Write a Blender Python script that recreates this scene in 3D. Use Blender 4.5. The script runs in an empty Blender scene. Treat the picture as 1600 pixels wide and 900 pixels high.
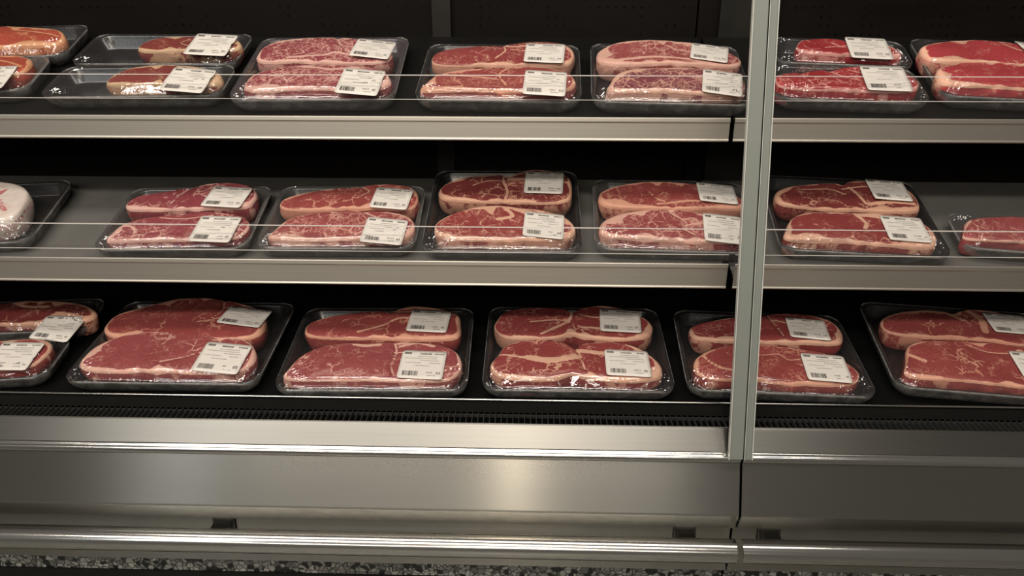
import bpy, bmesh, math, random
import numpy as np
from mathutils import Vector, Matrix

S = bpy.context.scene
COL = S.collection
R = math.radians

# ------------------------------------------------------------------ camera
cd = bpy.data.cameras.new('camera')
cam = bpy.data.objects.new('camera', cd)
COL.objects.link(cam)
cd.sensor_width = 36.0
cd.lens = 1160.0 / 1600.0 * 36.0
cam.location = (0, 0, 1.05)
cam.rotation_euler = (R(90 - 22), 0, R(1.7))
cd.clip_start = 0.02
S.camera = cam

# ------------------------------------------------------------------ world, lamps, exposure
W = bpy.data.worlds.new('World')
S.world = W
W.use_nodes = True
W.node_tree.nodes['Background'].inputs[0].default_value = (1.0, 0.93, 0.84, 1)
W.node_tree.nodes['Background'].inputs[1].default_value = 0.11

def area(name, loc, target, sx, sy, power, col=(1, 0.93, 0.84)):
    l = bpy.data.lights.new(name, 'AREA')
    l.shape = 'RECTANGLE'
    l.size, l.size_y = sx, sy
    l.energy = power
    l.color = col
    o = bpy.data.objects.new(name, l)
    COL.objects.link(o)
    o.location = loc
    d = Vector(target) - Vector(loc)
    o.rotation_euler = d.to_track_quat('-Z', 'Y').to_euler()
    return o

area('canopy_lamp', (-0.15, 0.62, 1.95), (-0.15, 1.25, 0.75), 2.3, 0.22, 14)
area('aisle_lamp', (-0.75, -0.9, 2.7), (-0.6, 0.9, 0.6), 3.0, 0.20, 52)
area('low_fill_light', (-0.5, -3.5, 2.25), (-0.4, 1.2, 0.6), 3.4, 0.25, 24)  # added fill light, low enough to reach the rear steaks under the shelves
area('spot_lamp', (-0.10, -2.3, 2.2), (-0.06, 1.0, 0.4), 0.07, 0.30, 13, (1, 0.86, 0.68))
area('far_aisle_lamp', (-2.4, -2.6, 2.7), (-0.8, 0.9, 0.5), 0.5, 1.6, 11, (0.92, 0.97, 1.0))

S.view_settings.view_transform = 'Standard'
S.view_settings.look = 'None'
S.view_settings.exposure = 0.16
S.view_settings.gamma = 1.0
S.view_settings.use_curve_mapping = False
S.cycles.max_bounces = 10
S.cycles.transparent_max_bounces = 16
S.cycles.caustics_reflective = False
S.cycles.caustics_refractive = False

# ------------------------------------------------------------------ helpers
def lin(r, g, b):
    f = lambda c: (c / 255 / 12.92) if c / 255 <= 0.04045 else ((c / 255 + 0.055) / 1.055) ** 2.4
    return (f(r), f(g), f(b), 1)

class NT:
    def __init__(s, name):
        s.m = bpy.data.materials.new(name)
        s.m.use_nodes = True
        s.t = s.m.node_tree
        s.t.nodes.clear()
        s.out = s.n('ShaderNodeOutputMaterial')
    def n(s, kind, **kw):
        x = s.t.nodes.new(kind)
        for k, v in kw.items():
            setattr(x, k, v)
        return x
    def l(s, a, b):
        s.t.links.new(a, b)
    def val(s, inp, v):
        if hasattr(v, 'is_linked') or hasattr(v, 'links'):
            s.l(v, inp)
        else:
            inp.default_value = v
    def math(s, op, a, b=None, clamp=False):
        x = s.n('ShaderNodeMath', operation=op, use_clamp=clamp)
        s.val(x.inputs[0], a)
        if b is not None:
            s.val(x.inputs[1], b)
        return x.outputs[0]
    def mix(s, f, a, b):
        x = s.n('ShaderNodeMix', data_type='RGBA')
        s.val(x.inputs[0], f)
        s.val(x.inputs[6], a)
        s.val(x.inputs[7], b)
        return x.outputs[2]
    def step(s, v, lo, hi, a=0.0, b=1.0):
        x = s.n('ShaderNodeMapRange', interpolation_type='SMOOTHSTEP')
        s.val(x.inputs[0], v)
        x.inputs[1].default_value, x.inputs[2].default_value = lo, hi
        x.inputs[3].default_value, x.inputs[4].default_value = a, b
        return x.outputs[0]
    def coords(s, scale=(1, 1, 1), off=(0, 0, 0)):
        tc = s.n('ShaderNodeTexCoord')
        mp = s.n('ShaderNodeMapping')
        mp.inputs['Location'].default_value = off
        mp.inputs['Scale'].default_value = scale
        s.l(tc.outputs['Object'], mp.inputs[0])
        return mp.outputs[0]
    def noise(s, vec, scale, detail=3, rough=0.5):
        x = s.n('ShaderNodeTexNoise')
        s.l(vec, x.inputs['Vector'])
        x.inputs['Scale'].default_value = scale
        x.inputs['Detail'].default_value = detail
        x.inputs['Roughness'].default_value = rough
        return x.outputs['Fac'] if 'Fac' in x.outputs else x.outputs[0]
    def bump(s, h, strength, dist):
        x = s.n('ShaderNodeBump')
        x.inputs['Strength'].default_value = strength
        x.inputs['Distance'].default_value = dist
        s.l(h, x.inputs['Height'])
        return x.outputs[0]
    def bsdf(s, color, rough=0.5, metal=0.0, spec=0.5, normal=None, **kw):
        b = s.n('ShaderNodeBsdfPrincipled')
        s.val(b.inputs['Base Color'], color)
        s.val(b.inputs['Roughness'], rough)
        b.inputs['Metallic'].default_value = metal
        b.inputs['Specular IOR Level'].default_value = spec
        for k, v in kw.items():
            s.val(b.inputs[k.replace('_', ' ')], v)
        if normal is not None:
            s.l(normal, b.inputs['Normal'])
        return b
    def done(s, sh):
        s.l(sh, s.out.inputs[0])
        return s.m

def steel(name, col, rough, aniso=0.75, bumps=0.0006, brush=(3, 700, 700)):
    t = NT(name)
    v = t.coords(brush)
    n = t.noise(v, 1.0, 3)
    v2 = t.coords((3, 9, 9), (4, 2, 1))
    n2 = t.noise(v2, 1.0, 3)
    c = t.mix(t.step(n, 0.3, 0.7), (col[0] * .93, col[1] * .93, col[2] * .93, 1), col)
    r = t.math('ADD', t.math('MULTIPLY', n2, 0.05), rough - 0.025)
    b = t.bsdf(c, r, 1.0, 0.5, t.bump(n, 0.15, bumps), Anisotropic=aniso)
    tg = t.n('ShaderNodeTangent', direction_type='UV_MAP')
    tg.uv_map = 'UVMap'
    b.inputs['Anisotropic Rotation'].default_value = 0.25
    t.l(tg.outputs[0], b.inputs['Tangent'])
    return t.done(b.outputs[0])

def plain(name, col, rough=0.5, spec=0.5, metal=0.0, nscale=60, amt=0.25, bumps=0.0):
    t = NT(name)
    v = t.coords()
    n = t.noise(v, nscale, 4)
    c = t.mix(n, tuple(x * (1 - amt) for x in col[:3]) + (1,), tuple(min(1, x * (1 + amt)) for x in col[:3]) + (1,))
    nm = t.bump(n, 0.4, bumps) if bumps else None
    return t.done(t.bsdf(c, rough, metal, spec, nm).outputs[0])

def clear_mat(name, ior=1.45, rough=0.06, haze=0.03, hazecol=(0.9, 0.88, 0.85, 1), gloss=1.0, bump=None, tint=(1, 1, 1, 1)):
    t = NT(name)
    tr = t.n('ShaderNodeBsdfTransparent')
    tr.inputs[0].default_value = tint
    df = t.n('ShaderNodeBsdfDiffuse')
    df.inputs[0].default_value = hazecol
    m1 = t.n('ShaderNodeMixShader')
    m1.inputs[0].default_value = haze
    t.l(tr.outputs[0], m1.inputs[1]); t.l(df.outputs[0], m1.inputs[2])
    gl = t.n('ShaderNodeBsdfGlossy')
    gl.inputs['Roughness'].default_value = rough
    fr = t.n('ShaderNodeLayerWeight')             # thin sheet: the same reflectance from both faces
    fr.inputs[0].default_value = 0.5
    f0 = ((ior - 1) / (ior + 1)) ** 2
    if bump:
        sc, st, ds = bump
        v = t.coords((1.0, 0.45, 1.0))
        n = t.noise(v, sc, 3, 0.55)
        wr = t.n('ShaderNodeAttribute'); wr.attribute_name = 'wrinkle'
        h = t.math('ADD', t.math('MULTIPLY', n, 0.5), wr.outputs['Fac'])
        nm = t.bump(h, st, ds)
        t.l(nm, gl.inputs['Normal'])
    f = t.math('ADD', t.math('MULTIPLY', t.math('POWER', fr.outputs['Facing'], 5.0), 0.5), f0 * gloss)
    f = t.math('MINIMUM', f, 0.4)
    m2 = t.n('ShaderNodeMixShader')
    t.l(f, m2.inputs[0]); t.l(m1.outputs[0], m2.inputs[1]); t.l(gl.outputs[0], m2.inputs[2])
    return t.done(m2.outputs[0])

def link(name, me, mat, parent=None, smooth=True):
    if smooth:
        me.polygons.foreach_set('use_smooth', [True] * len(me.polygons))
    me.materials.append(mat)
    o = bpy.data.objects.new(name, me)
    COL.objects.link(o)
    if parent:
        o.parent = parent
    return o

def mesh(name, verts, faces):
    me = bpy.data.meshes.new(name)
    me.from_pydata([tuple(map(float, v)) for v in verts], [], faces)
    me.update()
    return me

def thing(name, label, cat, group=None, loc=(0, 0, 0), rot=(0, 0, 0)):
    o = bpy.data.objects.new(name, None)
    o.empty_display_size = 0.05
    COL.objects.link(o)
    o.location = loc
    o.rotation_euler = rot
    o['label'] = label
    o['category'] = cat
    if group:
        o['group'] = group
    return o

def tag(o, label, cat, group=None):
    o['label'] = label; o['category'] = cat
    if group: o['group'] = group
    return o

def structure(o):
    o['kind'] = 'structure'
    return o

def extrude_x(name, profile, x0, x1, mat, parent=None, closed=False, thick=0.0, smooth=False, nx=1):
    """sheet or solid with a constant (y, z) profile along X; UV = (x, length along the profile)"""
    pts = list(profile)
    if thick and not closed:
        off = []
        for i, p in enumerate(pts):
            a = pts[max(i - 1, 0)]; b = pts[min(i + 1, len(pts) - 1)]
            t = Vector((b[0] - a[0], b[1] - a[1])).normalized()
            off.append((p[0] - t.y * thick, p[1] + t.x * thick))
        pts = pts + off[::-1]
        closed = True
    n = len(pts)
    V, F, UV = [], [], []
    s = [0]
    for i in range(1, n):
        s.append(s[-1] + math.dist(pts[i], pts[i - 1]))
    xs = [x0 + (x1 - x0) * i / nx for i in range(nx + 1)]
    for x in xs:
        for p in pts:
            V.append((x, p[0], p[1]))
    m = n if closed else n - 1
    for k in range(nx):
        for i in range(m):
            j = (i + 1) % n
            F.append((k * n + i, k * n + j, (k + 1) * n + j, (k + 1) * n + i))
    nb = len(V)
    if closed:                                  # caps on vertices of their own, so shading along the length stays straight
        V += [V[i] for i in range(n)] + [V[nx * n + i] for i in range(n)]
        F.append(tuple(nb + i for i in range(n))[::-1])
        F.append(tuple(nb + n + i for i in range(n)))
    me = mesh(name, V, F)
    uvl = me.uv_layers.new(name='UVMap')
    for poly in me.polygons:
        for li in poly.loop_indices:
            vi = me.loops[li].vertex_index
            uvl.data[li].uv = (V[vi][0], s[vi % n]) if vi < nb else (V[vi][1] * .1, V[vi][2])
    bm = bmesh.new(); bm.from_mesh(me); bmesh.ops.recalc_face_normals(bm, faces=bm.faces); bm.to_mesh(me); bm.free()
    return link(name, me, mat, parent, smooth)

def arc(cy, cz, r, a0, a1, n=6):
    return [(cy + r * math.cos(R(a0 + (a1 - a0) * i / n)), cz + r * math.sin(R(a0 + (a1 - a0) * i / n))) for i in range(n + 1)]

def fillet(pts, r, n=4):
    """round the inner corners of an open (y, z) polyline"""
    out = [pts[0]]
    for i in range(1, len(pts) - 1):
        p, a, b = Vector(pts[i]), Vector(pts[i - 1]), Vector(pts[i + 1])
        rr = min(r, (a - p).length * .45, (b - p).length * .45)
        s, e = p + (a - p).normalized() * rr, p + (b - p).normalized() * rr
        for k in range(n + 1):
            t = k / n
            q = s * (1 - t) ** 2 + p * 2 * t * (1 - t) + e * t * t
            out.append((q.x, q.y))
    out.append(pts[-1])
    return out

def add_box(bm, c, s, rot=None):
    r = bmesh.ops.create_cube(bm, size=1)
    M = Matrix.Translation(c) @ (rot or Matrix.Identity(4)) @ Matrix.Diagonal((s[0], s[1], s[2], 1))
    bmesh.ops.transform(bm, matrix=M, verts=r['verts'])
    return r['verts']

def bm_obj(name, bm, mat, parent=None, smooth=False, bevel=0):
    if bevel:
        bmesh.ops.bevel(bm, geom=bm.edges[:], offset=bevel, segments=2, affect='EDGES', profile=0.5)
    me = bpy.data.meshes.new(name)
    bm.to_mesh(me); bm.free()
    me.uv_layers.new(name='UVMap')
    uvl = me.uv_layers[0]
    for l in me.loops:
        co = me.vertices[l.vertex_index].co
        uvl.data[l.index].uv = (co.x, co.y + co.z)
    return link(name, me, mat, parent, smooth)

# ------------------------------------------------------------------ shared materials
M = {}
M['steel'] = steel('brushed_steel', (0.40, 0.388, 0.35, 1), 0.25, 0.97, 0.0001)
M['ledge'] = steel('satin_ledge_steel', (0.33, 0.318, 0.29, 1), 0.42, 0.9, 0.0001)
M['bracket'] = steel('grey_bracket_steel', (0.16, 0.155, 0.14, 1), 0.4, 0.0, 0.0)
M['lip'] = steel('shelf_lip_steel', (0.50, 0.463, 0.40, 1), 0.5, 0.3, 0.0003)
M['rail'] = steel('polished_rail_steel', (0.62, 0.60, 0.56, 1), 0.17, 0.0, 0.0)
M['shelf'] = plain('worn_shelf_steel', (0.17, 0.162, 0.148, 1), 0.38, 0.5, 0.35, 25, 0.2)
M['upright'] = plain('dull_dark_steel', (0.012, 0.011, 0.009, 1), 0.5, 0.15, 0.0, 25, 0.3)
M['black_pan'] = plain('black_enamel_pan', (0.004, 0.004, 0.004, 1), 0.45, 0.15)
M['black'] = plain('black_plastic', (0.008, 0.008, 0.007, 1), 0.55, 0.2)
M['gap'] = plain('dark_gap', (0.004, 0.004, 0.004, 1), 0.8, 0.1)
M['slat'] = plain('grey_grille_slat', (0.030, 0.030, 0.028, 1), 0.4, 0.4)
M['film'] = clear_mat('cling_film', 1.5, 0.055, 0.006, gloss=2.6, bump=(60, 0.8, 0.0036))
def mk_film_edge():
    t = NT('gathered_film')
    n = t.noise(t.coords((1, 1, .5)), 75, 4, 0.6)
    g = t.n('ShaderNodeAttribute'); g.attribute_name = 'gather_glint'
    tr = t.n('ShaderNodeBsdfTransparent')
    b = t.bsdf((0.38, 0.365, 0.345, 1), 0.16, 0, 0.9, t.bump(n, 0.8, 0.003))
    m = t.n('ShaderNodeMixShader')
    t.l(t.math('MULTIPLY', g.outputs['Fac'], t.step(n, 0.30, 0.75, 0.26, 0.60)), m.inputs[0])
    t.l(tr.outputs[0], m.inputs[1]); t.l(b.outputs[0], m.inputs[2])
    return t.done(m.outputs[0])
M['film_edge'] = mk_film_edge()
M['riser'] = clear_mat('clear_acrylic', 1.45, 0.03, 0.004, (0.75, 0.70, 0.65, 1), gloss=0.22)
M['channel'] = clear_mat('clear_channel', 1.3, 0.03, 0.001, (0.75, 0.70, 0.65, 1), gloss=0.2)
M['riser_edge'] = clear_mat('acrylic_edge', 1.5, 0.2, 0.55, (0.85, 0.80, 0.74, 1))  # bright lit edge put into the colour, whiter than the pane
M['post'] = clear_mat('frosted_plastic', 1.45, 0.3, 0.86, (0.22, 0.235, 0.21, 1), gloss=0.8)
M['post_edge'] = clear_mat('clear_plastic_edge', 1.45, 0.2, 0.8, (0.62, 0.62, 0.56, 1), gloss=0.9)
M['label'] = plain('label_paper', lin(208, 201, 192), 0.45, 0.4, 0, 30, 0.03)
M['ink'] = plain('label_ink', lin(76, 71, 67), 0.6, 0.2)
M['faint_ink'] = plain('faint_label_ink', lin(142, 135, 128), 0.6, 0.2)

def mk_back():
    t = NT('perforated_back_panel')
    tc = t.n('ShaderNodeTexCoord')
    sep = t.n('ShaderNodeSeparateXYZ'); t.l(tc.outputs['Object'], sep.inputs[0])
    def cell(o, p):
        f = t.math('FRACT', t.math('DIVIDE', o, p))
        return t.math('SUBTRACT', f, 0.5)
    p = 0.016
    a = cell(sep.outputs[0], p); b = cell(sep.outputs[2], p)
    d = t.math('SQRT', t.math('ADD', t.math('MULTIPLY', a, a), t.math('MULTIPLY', b, b)))
    hole = t.math('LESS_THAN', d, t.math('MULTIPLY', t.noise(t.coords(), 90, 1), 0.28))
    v = t.coords((1, 1, 1))
    n = t.noise(v, 14, 2)
    hole = t.math('MULTIPLY', hole, t.math('GREATER_THAN', n, 0.53))
    n2 = t.noise(t.coords((4, 1, 14)), 1, 3)
    c = t.mix(n2, (0.0015, 0.0012, 0.001, 1), (0.008, 0.006, 0.005, 1))
    c = t.mix(hole, c, (0.001, 0.001, 0.001, 1))
    b = t.bsdf(c, 0.55, 0.0, 0.06)
    return t.done(b.outputs[0])
M['back'] = mk_back()

def mk_terrazzo(name, dark=1.0):
    t = NT(name)
    v = t.coords()
    w = t.n('ShaderNodeTexNoise'); t.l(v, w.inputs['Vector']); w.inputs['Scale'].default_value = 60
    vm = t.n('ShaderNodeVectorMath', operation='MULTIPLY_ADD')
    t.l(w.outputs['Color'], vm.inputs[0]); vm.inputs[1].default_value = (.009, .009, .009); t.l(v, vm.inputs[2])
    vo = t.n('ShaderNodeTexVoronoi', feature='DISTANCE_TO_EDGE'); vo.inputs['Scale'].default_value = 120
    t.l(vm.outputs[0], vo.inputs['Vector'])
    vc = t.n('ShaderNodeTexVoronoi', feature='F1'); vc.inputs['Scale'].default_value = 120
    t.l(vm.outputs[0], vc.inputs['Vector'])
    sp = t.n('ShaderNodeSeparateColor'); t.l(vc.outputs['Color'], sp.inputs[0])
    edge = t.step(vo.outputs['Distance'], 0.03, 0.10)
    chip = t.mix(sp.outputs[0], (0.12 * dark, 0.12 * dark, 0.11 * dark, 1), (0.42 * dark, 0.41 * dark, 0.37 * dark, 1))
    chip = t.mix(t.math('LESS_THAN', sp.outputs[1], 0.2), chip, (0.012, 0.012, 0.011, 1))
    c = t.mix(edge, (0.03 * dark, 0.03 * dark, 0.028 * dark, 1), chip)
    return t.done(t.bsdf(c, 0.35, 0, 0.5).outputs[0])
M['terrazzo'] = mk_terrazzo('speckled_terrazzo')

# ------------------------------------------------------------------ floor
bm = bmesh.new(); add_box(bm, (0, 0.1, -0.02), (7.0, 5.0, 0.04))
structure(bm_obj('floor', bm, M['terrazzo']))

bm = bmesh.new(); add_box(bm, (0, 1.62, 1.2), (7.0, 0.04, 2.4))
structure(bm_obj('wall_back', bm, M['gap']))

# ------------------------------------------------------------------ display cases (two bays that meet at XS)
XS, XL, XR = 0.3055, -1.45, 1.45
def bay(x0, x1, side, label):
    c = thing('refrigerated_display_case', label, 'display case', 'joined meat display cases', ((x0 + x1) / 2, 0.95, 0))
    mat = M['steel']
    def P(name, prof, m, thick=0.0, a=x0, b=x1, smooth=False, closed=False, parent=c):
        o = extrude_x(name, prof, a, b, m, None, closed, thick, smooth)
        o.parent = parent
        o.matrix_parent_inverse = Matrix.Translation(-Vector(c.location))
        return o
    P('back_panel', [(1.50, 0.40), (1.50, 1.60)], M['back'], -0.012)
    P('deck_pan', [(0.9805, 0.451), (0.9805, 0.4705), (0.984, 0.4705), (0.988, 0.4545), (1.50, 0.4545 + 0.512 * math.tan(R(10)))], M['black_pan'], -0.002)
    P('deck_trim', arc(0.9800, 0.4705, 0.0017, 0, 330, 11), M['rail'], closed=True, smooth=True)
    # top ledge, nosing, front panel
    prof = fillet([(0.946, 0.440), (0.943, 0.4535), (0.9385, 0.4530), (0.9185, 0.4245)], 0.002)
    P('top_ledge', prof, M['ledge'], 0.0015, smooth=False)
    P('nosing', fillet([(0.9185, 0.4260), (0.9155, 0.4215), (0.9120, 0.4200), (0.9105, 0.4150), (0.9125, 0.4120)], 0.002), M['rail'], -0.001, smooth=True)
    P('front_panel', fillet([(0.9145, 0.4160), (0.8860, 0.3380), (0.8975, 0.3060), (0.9060, 0.3030), (0.9140, 0.3060)], 0.0025), mat, 0.0015)
    P('skirt_panel', [(0.916, 0.312), (0.916, 0.210), (0.922, 0.206)], mat, 0.0015)
    P('body', [(0.94, 0.20), (0.94, 0.405), (1.48, 0.40), (1.48, 0.20)], M['gap'], closed=True)
    P('plinth', [(0.930, 0.0), (0.930, 0.206), (0.938, 0.206), (0.938, 0.0)], M['terrazzo'], closed=True)
    P('plinth_base', [(0.926, 0.0), (0.926, 0.174), (0.9305, 0.174), (0.9305, 0.0)], M['black'], closed=True)
    # bumper rail
    e = 0.0025
    xa, xb = (x0 + e, x1 - e)
    tube = arc(0.876, 0.283, 0.0175, 0, 348.75, 31)
    P('bumper_rail', tube, M['rail'], closed=True, smooth=True, a=xa, b=xb)
    bx = [-0.95, -0.472, 0.235] if side < 0 else [0.362, 0.95]
    for x in bx:
        bm = bmesh.new()
        add_box(bm, (x, 0.901, 0.2835), (0.026, 0.032, 0.014))
        add_box(bm, (x, 0.9135, 0.2835), (0.034, 0.003, 0.034))
        o = bm_obj('bracket', bm, M['bracket'], None, bevel=0.001)
        o.parent = c; o.matrix_parent_inverse = Matrix.Translation(-Vector(c.location))
    # air grille: one panel of slats over a black duct
    bm = bmesh.new()
    y0, y1, z0, z1 = 0.944, 0.979, 0.4465, 0.4490
    n = int((x1 - x0) / 0.0088)
    for i in range(n):
        x = x0 + 0.006 + i * 0.0088
        add_box(bm, (x, (y0 + y1) / 2, 0.4455), (0.0010, y1 - y0, 0.007))
    for y in (y0 + .0015, y1 - .001):
        add_box(bm, ((x0 + x1) / 2, y, 0.4435), (x1 - x0 - .004, 0.0022, 0.005))
    o = bm_obj('air_grille', bm, M['slat'])
    o.parent = c; o.matrix_parent_inverse = Matrix.Translation(-Vector(c.location))
    P('grille_lip', [(0.9790, 0.4490), (0.9800, 0.4665), (0.9815, 0.4665), (0.9815, 0.4490)], M['black'], closed=True)
    P('air_duct', [(0.9445, 0.442), (0.9445, 0.412), (0.979, 0.412), (0.979, 0.442)], M['gap'], -0.001)
    return c

bay(XL, XS - 0.0018, -1, 'long stainless steel meat display case left of the vertical joint, above the speckled plinth')
bay(XS + 0.0018, XR, 1, 'stainless steel meat display case right of the vertical joint, above the speckled plinth')

# ------------------------------------------------------------------ shelves
def shelf(x0, x1, yl, ztop, zbot, zr, zc, y0, z0, tilt, depth, surf, label):
    c = thing('steel_shelf', label, 'shelf', None, ((x0 + x1) / 2, yl, zbot))
    inv = Matrix.Translation(-Vector(c.location))
    def P(*a, **k):
        o = extrude_x(*a, **k); o.parent = c; o.matrix_parent_inverse = inv; return o
    tt = math.tan(R(tilt))
    yb = y0 + depth * math.cos(R(tilt)); zb = z0 + depth * math.sin(R(tilt))
    zf = z0 - (y0 - yl - 0.006) * tt
    P('shelf_panel', [(yl + 0.006, zf - 0.004), (yl + 0.007, zf - 0.0005), (yb, zb - 0.0005), (yb, zb - 0.022)], x0, x1, surf, thick=-0.0015)
    P('price_rail', fillet([(yl + 0.005, ztop - 0.002), (yl + 0.003, ztop), (yl + 0.0005, ztop - 0.0005), (yl, ztop - 0.007), (yl + 0.0015, ztop - 0.0085), (yl + 0.0015, zbot + 0.004), (yl, zbot + 0.002), (yl + 0.001, zbot), (yl + 0.006, zbot)], 0.0012), x0, x1, M['lip'], thick=0.001)
    P('riser', [(yl + 0.0055, ztop - 0.004), (yl + 0.0055, zr - 0.0012), (yl + 0.0075, zr - 0.0012), (yl + 0.0075, ztop - 0.004)], x0 - 0.001, x1 + 0.001, M['riser'], closed=True)
    P('riser_edge', [(yl + 0.0055, zr - 0.0012), (yl + 0.0055, zr), (yl + 0.0075, zr), (yl + 0.0075, zr - 0.0012)], x0 - 0.001, x1 + 0.001, M['riser_edge'], closed=True)
    P('riser_channel', [(yl + 0.0042, ztop - 0.003), (yl + 0.0042, zc), (yl + 0.0052, zc), (yl + 0.0052, ztop - 0.003)], x0, x1, M['channel'], closed=True)
    P('channel_edge', [(yl + 0.0040, zc), (yl + 0.0040, zc + 0.0007), (yl + 0.0054, zc + 0.0007), (yl + 0.0054, zc)], x0, x1, M['riser_edge'], closed=True)
    for x in (x0 + 0.012, x1 - 0.012):
        V = [(yl + 0.02, zf - 0.006), (yb, zb - 0.024), (yb, zb - 0.075), (yl + 0.05, zf - 0.024)]
        P('support_arm', V, x - 0.0015, x + 0.0015, M['black_pan'], closed=True)
    return c

M['top_shelf'] = plain('black_shelf_enamel', (0.006, 0.0055, 0.005, 1), 0.45, 0.2)
TIER = {'T': (1.195, 0.868, 20.0), 'M': (1.0963, 0.6462, 17.0), 'B': (0.9875, 0.4560, 10.0)}
xt, xm = 0.302, 0.2985
shelf(XL, xt, 1.165, 0.8650, 0.8280, 0.927, 0.890, *TIER['T'], 0.285, M['top_shelf'], 'black top shelf with a plain steel lip, left of the vertical post')
shelf(xt + 0.007, XR, 1.165, 0.8650, 0.8280, 0.927, 0.890, *TIER['T'], 0.285, M['top_shelf'], 'black top shelf with a plain steel lip, right of the vertical post')
shelf(XL, xm, 1.072, 0.6600, 0.6190, 0.714, 0.673, *TIER['M'], 0.262, M['shelf'], 'grey steel middle shelf left of the vertical post, bare patch between its packs')
shelf(xm + 0.010, XR, 1.072, 0.6600, 0.6190, 0.714, 0.673, *TIER['M'], 0.262, M['shelf'], 'grey steel middle shelf right of the vertical post, bare at its back')

# shelf upright and a wider dull strip on the back panel
for i, (x, lab) in enumerate(((-0.178, 'slotted steel upright strip on the back wall, left of the vertical post'), (0.40, 'wide dull strip on the dark back wall just behind the vertical post'))):
    w = 0.036 if i == 0 else 0.11
    bm = bmesh.new()
    add_box(bm, (x, 1.493, 1.0), (w, 0.012, 1.14))
    o = bm_obj('shelf_upright', bm, M['upright'], bevel=0.001)
    tag(o, lab, 'upright')

# vertical frosted post in front of the joint
def post():
    c = thing('door_joint_post', 'frosted grey-green vertical plastic post in front of the case joint', 'post', None, (XS - 0.0035, 0.9105, 0.4205))
    L = 0.78
    ang = math.atan2(1.056 - 0.9105, 1.035 - 0.414)
    c.rotation_euler = (-ang, 0, R(0))
    def strip(name, xa, xb, ya, yb, mat, r=0.0012):
        bm = bmesh.new()
        add_box(bm, ((xa + xb) / 2, (ya + yb) / 2, L / 2), (xb - xa, yb - ya, L))
        o = bm_obj(name, bm, mat, c, bevel=r)
        return o
    strip('wide_strip', -0.0165, 0.0030, -0.006, 0.0, M['post'])
    strip('narrow_strip', 0.0046, 0.0150, -0.0065, 0.0, M['post'])
    strip('edge_bead', 0.0150, 0.0163, -0.0075, 0.001, M['post_edge'], 0.0004)
    strip('edge_bead', -0.0178, -0.0165, -0.0075, 0.001, M['post_edge'], 0.0004)
    strip('centre_bead', 0.0031, 0.0037, -0.007, -0.001, M['gap'], 0.0001)
    strip('centre_bead', 0.0038, 0.0046, -0.008, -0.001, M['post_edge'], 0.0003)
post()

# ------------------------------------------------------------------ trays
def rrect(w, d, r, n=7):
    pts = []
    for cx, cy, a0 in ((w / 2 - r, d / 2 - r, 0), (-w / 2 + r, d / 2 - r, 90), (-w / 2 + r, -d / 2 + r, 180), (w / 2 - r, -d / 2 + r, 270)):
        for i in range(n + 1):
            a = R(a0 + 90 * i / n)
            pts.append((cx + r * math.cos(a), cy + r * math.sin(a)))
    return pts

TRAYM = {
    'black': plain('black_foam_tray', (0.020, 0.018, 0.018, 1), 0.22, 0.8, 0, 220, 0.35, 0.0003),
    'smoke': plain('smoky_grey_tray', (0.085, 0.079, 0.074, 1), 0.22, 0.8, 0, 220, 0.3, 0.0003),
    'violet': plain('dark_violet_grey_tray', (0.060, 0.049, 0.053, 1), 0.22, 0.8, 0, 220, 0.3, 0.0004),
}
TH = 0.026
def tray(w, d, kind, parent):
    r = 0.028
    loops = [(-0.0135, 0.0, r * .6), (-0.0130, 0.0005, r * .62), (-0.0065, TH - 0.0035, r * .85), (0, TH - 0.003, r), (0.0, TH - 0.0008, r), (-0.0012, TH, r), (-0.0055, TH - 0.0002, r * .9),
             (-0.0070, TH - 0.0020, r * .85), (-0.0125, 0.0050, r * .65), (-0.0160, 0.0030, r * .55)]
    V, F = [], []
    n = None
    for k, (ins, z, rr) in enumerate(loops):
        p = rrect(w + 2 * ins, d + 2 * ins, max(rr, 0.006))
        n = len(p)
        V += [(x, y, z) for x, y in p]
    for k in range(len(loops) - 1):
        for i in range(n):
            j = (i + 1) % n
            F.append((k * n + i, k * n + j, (k + 1) * n + j, (k + 1) * n + i))
    F.append(tuple(range(n))[::-1])
    F.append(tuple((len(loops) - 1) * n + i for i in range(n)))
    me = mesh('tray', V, F)
    return link('tray', me, TRAYM[kind], parent)

# ------------------------------------------------------------------ meat
def catmull(pts, n=8):
    P = [np.array(p, float) for p in pts]
    if len(P) < 3:
        return [P[0] + (P[-1] - P[0]) * i / n for i in range(n + 1)]
    P = [2 * P[0] - P[1]] + P + [2 * P[-1] - P[-2]]
    out = []
    for i in range(1, len(P) - 2):
        for k in range(n):
            t = k / n
            a, b, c, d = P[i - 1], P[i], P[i + 1], P[i + 2]
            out.append(.5 * ((2 * b) + (c - a) * t + (2 * a - 5 * b + 4 * c - d) * t * t + (3 * b - a - 3 * c + d) * t ** 3))
    out.append(P[-2])
    return out

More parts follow.
